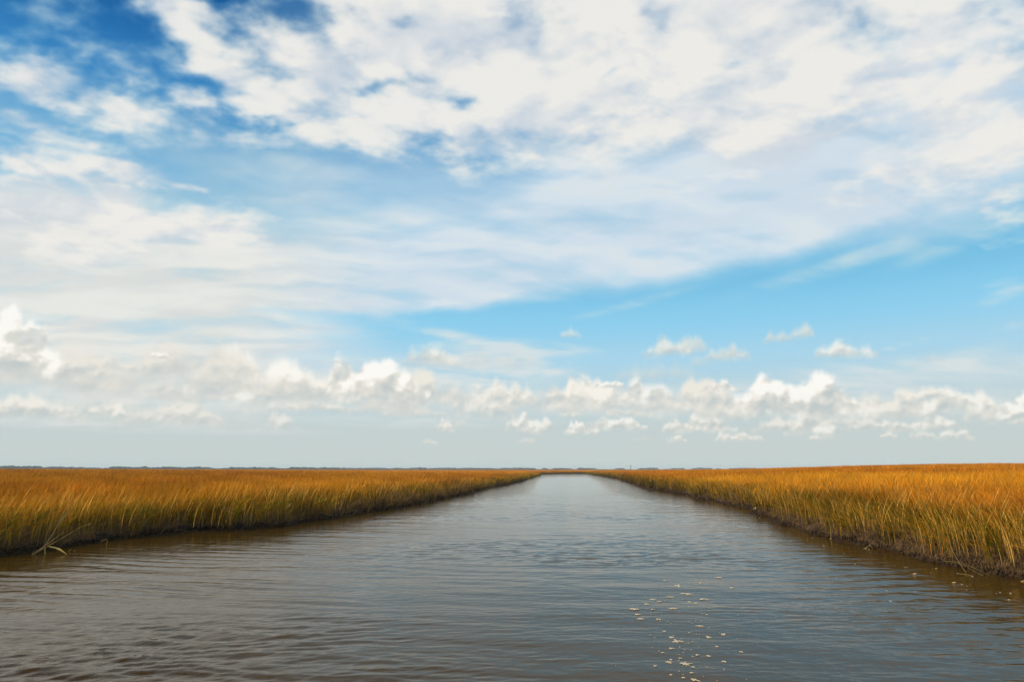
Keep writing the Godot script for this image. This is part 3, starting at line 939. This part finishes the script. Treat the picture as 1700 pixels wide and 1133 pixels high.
	stalk(t, [Vector3(0.00, 0.00, 0.05), Vector3(-0.11, 0.17, 0.08), Vector3(-0.20, 0.32, 0.11), Vector3(-0.31, 0.51, 0.14)], 0.016)
	t = reed("fallen_reed", "reed", "short dark twig lying level on the right mud", 10.29, -21.08)
	stalk(t, [Vector3(0.00, -0.00, 0.05), Vector3(0.15, 0.05, 0.08), Vector3(0.30, 0.14, 0.11)], 0.018)
	stalk(t, [Vector3(0.30, 0.17, 0.05), Vector3(0.41, 0.02, 0.08)], 0.014)
	t = reed("straw_bundle", "straw", "frayed bundle of pale straw on the mud at the right edge", 10.67, -14.92)
	stalk(t, [Vector3(0.00, 0.00, 0.05), Vector3(-0.11, -0.05, 0.08), Vector3(-0.21, -0.07, 0.11)], 0.025)
	stalk(t, [Vector3(0.01, 0.07, 0.05), Vector3(-0.12, 0.05, 0.08), Vector3(-0.22, 0.02, 0.11)], 0.025)
	stalk(t, [Vector3(0.04, 0.11, 0.05), Vector3(-0.06, 0.08, 0.08), Vector3(-0.14, 0.08, 0.11)], 0.020)
	leaf(t, [Vector3(0.02, 0.04, 0.05), Vector3(-0.07, 0.02, 0.08), Vector3(-0.16, -0.04, 0.11)], 0.060)
	stalk(t, [Vector3(0.02, -0.04, 0.05), Vector3(-0.07, -0.07, 0.08), Vector3(-0.15, -0.11, 0.11)], 0.020)


func place_small() -> void:
	shell(10.90, -19.09, 0.070, "upper of two pale shells on the dark right mud")
	shell(10.77, -18.82, 0.085, "lower of two pale shells on the dark right mud")
	shell(11.14, -16.65, 0.080, "small pinkish shell beside the fallen stems")
	scrap(8.95, -15.85, 0.130, "pale leaf scrap afloat in the right bank's reflection")
	scrap(9.05, -14.64, 0.120, "nearest pale leaf scrap afloat off the right bank")
	scrap(9.93, -16.69, 0.080, "smallest leaf scrap afloat close under the right mud")
	stone(13.77, -39.54)
	marker(56.43, 3.57, -330.0)


# ------------------------------------------------------------------ the ground and the creek
func rings(near: float, far: float, k: float) -> PackedFloat32Array:
	var r := PackedFloat32Array()
	var x := near
	while x < far:
		r.append(x)
		x *= 1.0 + k
	r.append(far)
	return r


func headings(fine: float, half: float) -> PackedFloat32Array:
	# all round, closest together ahead
	var a := PackedFloat32Array()
	var x := -180.0
	while x < 180.0:
		a.append(deg_to_rad(x))
		x += fine if absf(x + fine * 0.5) < half else 5.0
		if x > -half and a[-1] < deg_to_rad(-half - 0.001):
			x = -half
	a.append(PI)
	return a


func sheet(rs: PackedFloat32Array, hs: PackedFloat32Array, height: Callable, uv: Vector2) -> ArrayMesh:
	var v := PackedVector3Array()
	var t := PackedVector2Array()
	var index := PackedInt32Array()
	var w := hs.size()
	for j in rs.size():
		for i in w:
			var x := sin(hs[i]) * rs[j]
			var z := -cos(hs[i]) * rs[j]
			v.append(Vector3(x, height.call(x, z), z))
			t.append(Vector2(x * uv.x, z * uv.y))
			if i > 0 and j > 0:
				var n := j * w + i
				index.append_array(PackedInt32Array([n - w - 1, n, n - w, n - w - 1, n - 1, n]))
	var arrays := []
	arrays.resize(Mesh.ARRAY_MAX)
	arrays[Mesh.ARRAY_VERTEX] = v
	arrays[Mesh.ARRAY_TEX_UV] = t
	arrays[Mesh.ARRAY_INDEX] = index
	var raw := ArrayMesh.new()
	raw.add_surface_from_arrays(Mesh.PRIMITIVE_TRIANGLES, arrays)
	var st := SurfaceTool.new()
	st.create_from(raw, 0)
	st.generate_normals()
	return st.commit()


func ground_height(x: float, z: float) -> float:
	return land(x, z, inland(x, z))


var n_swell := noise(31, 1.0, 2)
var n_wave := noise(32, 1.0, 3)
var n_cross := noise(33, 1.0, 2)
var n_crest := noise(35, 1.0, 2, true)
var n_calm := noise(34, 1.0, 2)


func water_height(x: float, z: float) -> float:
	# low wind ripples whose crests run across the creek, with calmer lanes, and the last of a wake that crosses them
	var r := sqrt(x * x + z * z)
	var fade := 1.0 - smoothstep(45.0, 75.0, r)
	if fade <= 0.0:
		return 0.0
	var lane := clampf(0.62 + n_calm.get_noise_2d(x * 0.07, z * 0.12) * 1.3, 0.12, 1.2)
	var bend := n_swell.get_noise_2d(x * 0.12, z * 0.2) * 1.6
	var h := (n_wave.get_noise_2d(x * 0.6 + bend * 0.3, z * 2.9 + bend + x * 0.16) * 0.0135 + n_crest.get_noise_2d(x * 0.6 + bend * 0.4 + 5.0, z * 1.9 + bend - x * 0.14) * 0.0105) * lane
	h += n_swell.get_noise_2d(x * 0.2 + 7.0, z * 0.62 - x * 0.1) * 0.014
	h += n_cross.get_noise_2d(x * 2.6 - z * 0.7, z * 5.8 + x * 1.1) * 0.0068 * lane
	var left := smoothstep(2.0, -9.0, x) * smoothstep(34.0, 16.0, -z)
	h += sin(-z * 9.6 + x * 2.1 + bend * 2.2) * 0.012 * left * clampf(0.5 + n_calm.get_noise_2d(x * 0.2 + 40.0, z * 0.35) * 2.0, 0.0, 1.0)
	var right := smoothstep(3.0, 9.0, x) * smoothstep(30.0, 12.0, -z)
	h += sin(-z * 8.6 - x * 1.7 + bend * 2.0) * 0.0095 * right
	# sheltered water close under the banks
	var off := minf(x - along(LEFT, -z), along(RIGHT, -z) - x)
	return h * fade * lerpf(0.4, 1.0, smoothstep(0.0, 6.5, off))


func ripple_map() -> ImageTexture:
	var n := noise(41, 0.012, 5)
	n.domain_warp_enabled = true
	n.domain_warp_amplitude = 14.0
	n.domain_warp_frequency = 0.02
	var im := n.get_seamless_image(1024, 1024)
	im.bump_map_to_normal_map(9.0)
	return ImageTexture.create_from_image(im)


func make_ground() -> void:
	var n := noise(51, 0.02, 5)
	var im := n.get_seamless_image(512, 512)
	var tones := Gradient.new()
	tones.offsets = PackedFloat32Array([0.0, 0.45, 0.7, 1.0])
	tones.colors = PackedColorArray([Color(0.09, 0.06, 0.035), Color(0.15, 0.1, 0.055), Color(0.2, 0.14, 0.08), Color(0.28, 0.21, 0.125)])
	var tint := Image.create(512, 512, false, Image.FORMAT_RGB8)
	for y in 512:
		for x in 512:
			tint.set_pixel(x, y, tones.sample(im.get_pixel(x, y).r))
	var mud := StandardMaterial3D.new()
	mud.albedo_texture = ImageTexture.create_from_image(tint)
	mud.roughness = 0.75
	mud.metallic_specular = 0.15
	mud.heightmap_enabled = true
	mud.heightmap_texture = ImageTexture.create_from_image(noise(52, 0.03, 5).get_seamless_image(512, 512))
	mud.heightmap_scale = 4.0
	var g := put("ground", sheet(rings(2.0, 5200.0, 0.0125), headings(0.55, 60.0), ground_height, Vector2(0.5, 0.5)), mud)
	tag(g, "dark wet mud of the tidal marsh, banks and creek bed", "", "", "structure")


func creek_rings() -> PackedFloat32Array:
	var r := rings(1.5, 6.0, 0.03)
	r.append_array(rings(6.05, 72.0, 0.0045))
	r.append_array(rings(73.0, 900.0, 0.03))
	return r


func make_water() -> void:
	var m := matt(Color(0.029, 0.017, 0.0015), 0.03, 0.18)
	m.normal_enabled = true
	m.normal_texture = ripple_map()
	m.normal_scale = 0.2
	m.uv1_scale = Vector3(1, 1, 1)
	var w := put("water", sheet(creek_rings(), headings(0.26, 56.0), water_height, Vector2(1.0 / 6.5, 1.0 / 2.6)), m)
	tag(w, "brown tidal creek, ripples reflecting the pale sky", "", "", "structure")


# ------------------------------------------------------------------ grass
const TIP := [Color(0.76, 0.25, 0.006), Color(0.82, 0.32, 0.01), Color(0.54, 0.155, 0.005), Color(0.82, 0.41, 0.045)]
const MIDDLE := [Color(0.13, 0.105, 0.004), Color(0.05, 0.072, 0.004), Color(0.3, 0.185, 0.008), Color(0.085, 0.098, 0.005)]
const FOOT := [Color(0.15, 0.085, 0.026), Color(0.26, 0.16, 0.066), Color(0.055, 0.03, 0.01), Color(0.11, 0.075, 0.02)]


func shade(list: Array) -> Color:
	var a: Color = list[rng.randi() % list.size()]
	var b: Color = list[rng.randi() % list.size()]
	return a.lerp(b, rng.randf() * 0.5)


func blade(v: PackedVector3Array, c: PackedColorArray, at: Vector3, h: float, w: float, lean: Vector2, droop: float, colors: Array, steps: int, greener := 0.0) -> void:
	# one tapering, bending ribbon, folded a little along its middle; colors: foot, middle, tip
	var yaw := rng.randf() * TAU
	var side := Vector3(cos(yaw), 0, sin(yaw)) * w * 0.5
	var from := rng.randf_range(0.14, 0.34)
	var to := rng.randf_range(0.6, 0.92) + greener
	var last_l := Vector3.ZERO
	var last_r := Vector3.ZERO
	var last_c := Color.BLACK
	for k in steps + 1:
		var t := k / float(steps)
		var bend := t * t
		var p := at + Vector3(lean.x * bend * h, h * (t - droop * t * t * t), lean.y * bend * h)
		var taper := (1.0 - t * 0.85) if t < 0.99 else 0.08
		var l := p - side * taper
		var r := p + side * taper
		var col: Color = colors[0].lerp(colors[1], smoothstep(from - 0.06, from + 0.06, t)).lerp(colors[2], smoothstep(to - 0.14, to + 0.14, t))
		if k > 0:
			v.append_array(PackedVector3Array([last_l, l, r, last_l, r, last_r]))
			c.append_array(PackedColorArray([last_c, col, col, last_c, col, last_c]))
		last_l = l
		last_r = r
		last_c = col


func blades_mesh(v: PackedVector3Array, c: PackedColorArray) -> ArrayMesh:
	var n := PackedVector3Array()
	n.resize(v.size())
	for i in range(0, v.size(), 3):
		var f := (v[i + 2] - v[i]).cross(v[i + 1] - v[i]).normalized()
		n[i] = f
		n[i + 1] = f
		n[i + 2] = f
	var arrays := []
	arrays.resize(Mesh.ARRAY_MAX)
	arrays[Mesh.ARRAY_VERTEX] = v
	arrays[Mesh.ARRAY_NORMAL] = n
	arrays[Mesh.ARRAY_COLOR] = c
	var m := ArrayMesh.new()
	m.add_surface_from_arrays(Mesh.PRIMITIVE_TRIANGLES, arrays)
	return m


func tuft(count: int, spread: float, tall: float, wide: float, steps := 4, greener := 0.0) -> ArrayMesh:
	var v := PackedVector3Array()
	var c := PackedColorArray()
	for i in count:
		var a := rng.randf() * TAU
		var r := sqrt(rng.randf()) * spread
		var at := Vector3(cos(a) * r, -0.05, sin(a) * r)
		var h := tall * rng.randf_range(0.62, 1.08)
		var lean := Vector2(rng.randfn(0.09, 0.14), rng.randfn(0.0, 0.13))
		var ink := rng.randf_range(0.35, 1.3)
		var kind := rng.randf()
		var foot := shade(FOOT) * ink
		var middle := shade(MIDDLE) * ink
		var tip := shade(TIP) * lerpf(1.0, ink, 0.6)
		if kind < 0.2 - greener * 0.6:
			middle = shade(TIP).lerp(middle, 0.4)
		elif kind < 0.34:
			tip = middle.lerp(tip, 0.35)
			h *= 0.82
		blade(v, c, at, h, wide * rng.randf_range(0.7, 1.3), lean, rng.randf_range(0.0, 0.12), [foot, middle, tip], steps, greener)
		# a leaf that leaves the stem half way up
		if rng.randf() < 0.75:
			var from := at + Vector3(lean.x * 0.16 * h, h * rng.randf_range(0.3, 0.62), lean.y * 0.16 * h)
			var green := rng.randf() < 0.45 + greener * 2.0
			blade(v, c, from, h * rng.randf_range(0.32, 0.5), wide * rng.randf_range(0.8, 1.35), Vector2(rng.randfn(0.15, 0.5), rng.randfn(0.0, 0.5)), rng.randf_range(0.05, 0.4), [middle, middle if green else tip, tip], maxi(2, steps - 1))
	return blades_mesh(v, c)


func dead_tuft(count: int, spread: float) -> ArrayMesh:
	var v := PackedVector3Array()
	var c := PackedColorArray()
	for i in count:
		var a := rng.randf() * TAU
		var r := sqrt(rng.randf()) * spread
		var foot := shade(FOOT)
		blade(v, c, Vector3(cos(a) * r, -0.04, sin(a) * r), rng.randf_range(0.25, 0.75), rng.randf_range(0.01, 0.02), Vector2(rng.randfn(0.25, 0.5), rng.randfn(0.0, 0.5)), rng.randf_range(0.0, 0.35), [foot * 0.7, shade(FOOT), shade(FOOT).lerp(Color(0.42, 0.29, 0.15), 0.5)], 3)
	return blades_mesh(v, c)


func scatter(called: String, parent: Node3D, mesh: Mesh, material: Material, places: Array, tints: PackedColorArray) -> void:
	var mm := MultiMesh.new()
	mm.transform_format = MultiMesh.TRANSFORM_3D
	mm.use_colors = true
	mm.mesh = mesh
	mm.instance_count = places.size()
	for i in places.size():
		mm.set_instance_transform(i, places[i])
		mm.set_instance_color(i, tints[i])
	var o := MultiMeshInstance3D.new()
	o.name = called
	o.multimesh = mm
	o.material_override = material
	o.set_meta("kind", "stuff")
	parent.add_child(o, true)


func patch_tone(x: float, z: float) -> Color:
	# stands of ripe orange, of yellow and of browner grass
	var a := tone_noise.get_noise_2d(x * 0.03, z * 0.016)
	var b := tone_noise.get_noise_2d(x * 0.2 + 90.0, z * 0.11)
	var k := 0.92 + b * 0.5 + rng.randf_range(-0.22, 0.22)
	return Color(k * (1.0 + a * 0.15), k * (1.0 + a * 0.32), k * (1.0 + a * 0.2))


func make_grass() -> void:
	rng.seed = 7
	var m := matt(Color(1, 1, 1), 0.75, 0.12)
	m.vertex_color_use_as_albedo = true
	m.backlight_enabled = true
	m.backlight = Color(0.2, 0.17, 0.05)
	var root := {}
	for s in [-1, 1]:
		var o := thing("marsh_grass", Vector3.ZERO)
		tag(o, "golden cordgrass with green middles on the left bank" if s < 0 else "golden cordgrass with green middles on the right bank", "grass", "", "stuff")
		root[s] = o
	# zones: nearest and farthest metre, spacing, blades, spread, height, blade width, steps
	var zones := [[6.0, 36.0, 0.27, 15, 0.22, 1.32, 0.018, 5], [36.0, 75.0, 0.42, 24, 0.38, 1.32, 0.026, 4], [75.0, 170.0, 0.85, 50, 0.8, 1.3, 0.045, 3], [170.0, 420.0, 2.0, 110, 1.9, 1.32, 0.06, 3], [420.0, 1500.0, 6.0, 170, 5.6, 1.35, 0.2, 2]]
	for zone in zones:
		var shapes := []
		var spots := {-1: [[], [], [], [], [], []], 1: [[], [], [], [], [], []]}
		var tints := {-1: [PackedColorArray(), PackedColorArray(), PackedColorArray(), PackedColorArray(), PackedColorArray(), PackedColorArray()], 1: [PackedColorArray(), PackedColorArray(), PackedColorArray(), PackedColorArray(), PackedColorArray(), PackedColorArray()]}
		for k in 6:
			# the last two of six are the greener plants of the water's edge
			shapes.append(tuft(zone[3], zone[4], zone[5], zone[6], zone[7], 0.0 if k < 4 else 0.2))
		var step: float = zone[2]
		var reach := int(zone[1] / step)
		for j in range(-reach, int(zone[1] * 0.3 / step) if zone[1] < 40.0 else 0):
			var row_z := j * step
			for i in range(-reach, reach):
				var x := (i + rng.randf_range(-0.5, 0.5)) * step
				var z := row_z + rng.randf_range(-0.5, 0.5) * step
				var r2 := x * x + z * z
				if r2 < zone[0] * zone[0] or r2 >= zone[1] * zone[1] or absf(x) > -z * 1.35 + 14.0:
					continue
				var e := inland(x, z)
				if e < 0.12:
					continue
				# ragged outer edge, and a few thin places behind it
				var mud := 0.36 if x > 0.0 and z > -140.0 else 0.22
				var edge := smoothstep(mud, mud + 0.9, e)
				if e < mud * 0.7 or rng.randf() > 0.3 + edge * 0.8:
					continue
				# a ditch crosses the right marsh
				if absf(sqrt(r2) - 118.0 - 10.0 * sin(x * 0.03)) < 3.0 and x > 50.0:
					continue
				var hole := tone_noise.get_noise_2d(x * 0.25 + 300.0, z * 0.12)
				if hole > 0.38 and e > 3.0 and rng.randf() < 0.75:
					continue
				var side := 1 if x > along(RIGHT, -z) - 6.0 else -1
				var y := land(x, z, e)
				var tall := (0.8 + 0.2 * edge) * rng.randf_range(0.86, 1.12) * (1.0 + tone_noise.get_noise_2d(x * 0.12, z * 0.09) * 0.16)
				# the outer rows lean over the water
				var over := (0.09 * (1.0 - smoothstep(0.2, 2.5, e)) + rng.randfn(0.03, 0.05)) * (-side)
				var turn := Basis(Vector3.UP, rng.randf() * 0.9 - 0.45 + (PI if side > 0 else 0.0))
				var lean := Basis(Vector3(0, 0, 1), -over)
				var k := rng.randi() % 4 if e > rng.randf_range(1.0, 3.2) else 4 + rng.randi() % 2
				spots[side][k].append(Transform3D(lean * turn * Basis.from_scale(Vector3(1, tall, 1)), Vector3(x, y, z)))
				tints[side][k].append(patch_tone(x, z))
		for side in [-1, 1]:
			for k in 6:
				if spots[side][k].size():
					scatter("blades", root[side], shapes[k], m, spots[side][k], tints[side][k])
	# single tall stalks that catch the light above and in front of the rest
	var stalks := []
	for k in 3:
		var v := PackedVector3Array()
		var c := PackedColorArray()
		for i in 3:
			var pale := Color(0.78, 0.4, 0.04).lerp(Color(0.66, 0.45, 0.14), rng.randf())
			var low := Color(0.3, 0.19, 0.06)
			blade(v, c, Vector3(rng.randf_range(-0.5, 0.5), -0.05, rng.randf_range(-0.5, 0.5)), rng.randf_range(1.0, 1.55), rng.randf_range(0.016, 0.026), Vector2(rng.randfn(0.25, 0.22), rng.randfn(0.0, 0.15)), rng.randf_range(0.0, 0.15), [low, pale * 0.8, pale], 5)
		stalks.append(blades_mesh(v, c))
	for side in [-1, 1]:
		for k in 3:
			var places := []
			var hues := PackedColorArray()
			for n in 1100:
				var d := 9.0 * pow(10.0, rng.randf())
				var into := pow(rng.randf(), 1.5) * 9.0 + 0.3
				var x := along(RIGHT, d) + into if side > 0 else along(LEFT, d) - into
				var e := inland(x, -d)
				if e < 0.4:
					continue
				places.append(Transform3D(Basis(Vector3.UP, rng.randf_range(-0.8, 0.8) + (PI if side > 0 else 0.0)) * Basis.from_scale(Vector3(1, rng.randf_range(0.8, 1.05), 1)), Vector3(x, land(x, -d, e), -d)))
				var g := rng.randf_range(0.6, 1.15)
				hues.append(Color(g, g, g))
			scatter("stalks", root[side], stalks[k], m, places, hues)
	# dead broken stems along the foot of the banks
	var dead := [dead_tuft(14, 0.26), dead_tuft(14, 0.26)]
	var at := {-1: [[], []], 1: [[], []]}
	var hue := {-1: [PackedColorArray(), PackedColorArray()], 1: [PackedColorArray(), PackedColorArray()]}
	for n in 7000:
		var d := 8.0 * pow(18.0, rng.randf())
		var side := 1 if rng.randf() < 0.5 else -1
		var into := rng.randf_range(-0.1, 1.7)
		var x := along(RIGHT, d) + into * 1.03 if side > 0 else along(LEFT, d) - into * 1.05
		var e := inland(x, -d)
		if e < (0.3 if side > 0 else 0.05) or e > 1.7 or (e < 0.6 and side > 0 and rng.randf() < 0.75):
			continue
		var k := rng.randi() % 2
		var over := rng.randfn(0.25, 0.2) * (-side)
		at[side][k].append(Transform3D(Basis(Vector3(0, 0, 1), -over) * Basis(Vector3.UP, rng.randf() * TAU) * Basis.from_scale(Vector3.ONE * rng.randf_range(0.7, 1.25) * clampf(d / 30.0, 1.0, 1.5)), Vector3(x, land(x, -d, e), -d)))
		var g := rng.randf_range(0.75, 1.2)
		hue[side][k].append(Color(g, g, g))
	for side in [-1, 1]:
		for k in 2:
			scatter("dead_stems", root[side], dead[k], m, at[side][k], hue[side][k])


func make_woods() -> void:
	# the far shore: a wood too distant to tell one tree from the next
	rng.seed = 21
	var st := SurfaceTool.new()
	st.begin(Mesh.PRIMITIVE_TRIANGLES)
	for i in 420:
		var a := rng.randf() * TAU
		var up := rng.randf()
		var wide := 0.5 * sqrt(maxf(0.0, 1.0 - pow(absf(up - 0.45) * 1.75, 2.0)))
		var r := wide * sqrt(rng.randf_range(0.2, 1.0))
		var p := Vector3(cos(a) * r, up, sin(a) * r)
		var n := Vector3(rng.randfn(), rng.randfn() + 0.5, rng.randfn()).normalized()
		var u := n.cross(Vector3(0.3, 0.1, 0.9)).normalized() * 0.075
		var w := n.cross(u).normalized() * 0.075
		st.set_normal(n)
		for q in [p - u, p + w, p + u, p - u, p + u, p - w]:
			st.add_vertex(q)
	var crown := st.commit()
	var m := matt(Color(0.045, 0.06, 0.03), 0.9, 0.2)
	m.vertex_color_use_as_albedo = true
	for part in [[-60.0, -14.0, 1750.0, "dark tree line on the far shore behind the left marsh"], [-14.0, 6.0, 2050.0, "bluish tree line on the horizon above the creek's end"], [6.0, 34.0, 2300.0, "low bluish tree line fading out behind the right marsh"]]:
		var o := thing("far_wood", Vector3.ZERO)
		tag(o, part[3], "wood", "", "stuff")
		var places := []
		var tints := PackedColorArray()
		var az: float = part[0]
		while az < part[1]:
			var d: float = part[2] + rng.randfn(0.0, 60.0)
			var a := deg_to_rad(az)
			var tall := (5.9 + tone_noise.get_noise_2d(az * 0.6, d * 0.001) * 1.2 + rng.randfn(0.0, 0.45)) * (1.0 + smoothstep(-14.0, -38.0, az) * 0.3)
			tall *= 1.0 - 0.62 * smoothstep(0.1, 0.4, tone_noise.get_noise_2d(az * 0.35 + 50.0, 3.0)) * (1.0 if az > 2.0 else 0.5)
			if tall > 2.0:
				places.append(Transform3D(Basis(Vector3.UP, rng.randf() * TAU) * Basis.from_scale(Vector3(tall * rng.randf_range(1.0, 1.7), tall, tall * 1.2)), Vector3(sin(a) * d, 0.6, -cos(a) * d)))
				var k := rng.randf_range(0.7, 1.3)
				tints.append(Color(k * rng.randf_range(0.9, 1.5), k, k))
			az += 0.06
		scatter("trees", o, crown, m, places, tints)


func _ready() -> void:
	var camera := Camera3D.new()
	camera.name = "camera"
	camera.position = Vector3(0, EYE, 0)
	camera.rotation_degrees = Vector3(10.67, 0, 0)
	camera.fov = 53.13
	camera.near = 0.1
	camera.far = 9000.0
	add_child(camera)
	var environment := Environment.new()
	var material := PanoramaSkyMaterial.new()
	var t := Time.get_ticks_msec()
	material.panorama = ImageTexture.create_from_image(make_sky())
	print("sky ", Time.get_ticks_msec() - t)
	environment.background_mode = Environment.BG_SKY
	environment.sky = Sky.new()
	environment.sky.sky_material = material
	environment.tonemap_mode = Environment.TONE_MAPPER_LINEAR
	environment.tonemap_exposure = 1.18
	environment.background_energy_multiplier = 0.85
	environment.fog_enabled = true
	environment.fog_density = 0.0002
	environment.fog_light_color = Color(0.75, 0.83, 0.9)
	environment.sdfgi_enabled = true
	environment.ssao_enabled = true
	environment.ssil_enabled = true
	var around := WorldEnvironment.new()
	around.name = "environment"
	around.environment = environment
	add_child(around)
	var sun := DirectionalLight3D.new()
	sun.name = "sun"
	sun.rotation_degrees = Vector3(-40, -78, 0)
	sun.light_energy = 1.6
	sun.light_color = Color(1.0, 0.91, 0.76)
	sun.light_angular_distance = 0.6
	sun.shadow_enabled = true
	add_child(sun)

	shore_noise = noise(61, 0.16, 3)
	lump_noise = noise(62, 1.3, 3)
	roll_noise = noise(63, 0.012, 3)
	tone_noise = noise(64, 1.0, 3)
	make_ground()
	print("ground ", Time.get_ticks_msec() - t)
	make_water()
	print("water ", Time.get_ticks_msec() - t)
	make_woods()
	make_grass()
	make_clods()
	rng.seed = 91
	place_foam()
	foam_specks()
	place_reeds()
	place_small()
	print("grass ", Time.get_ticks_msec() - t)
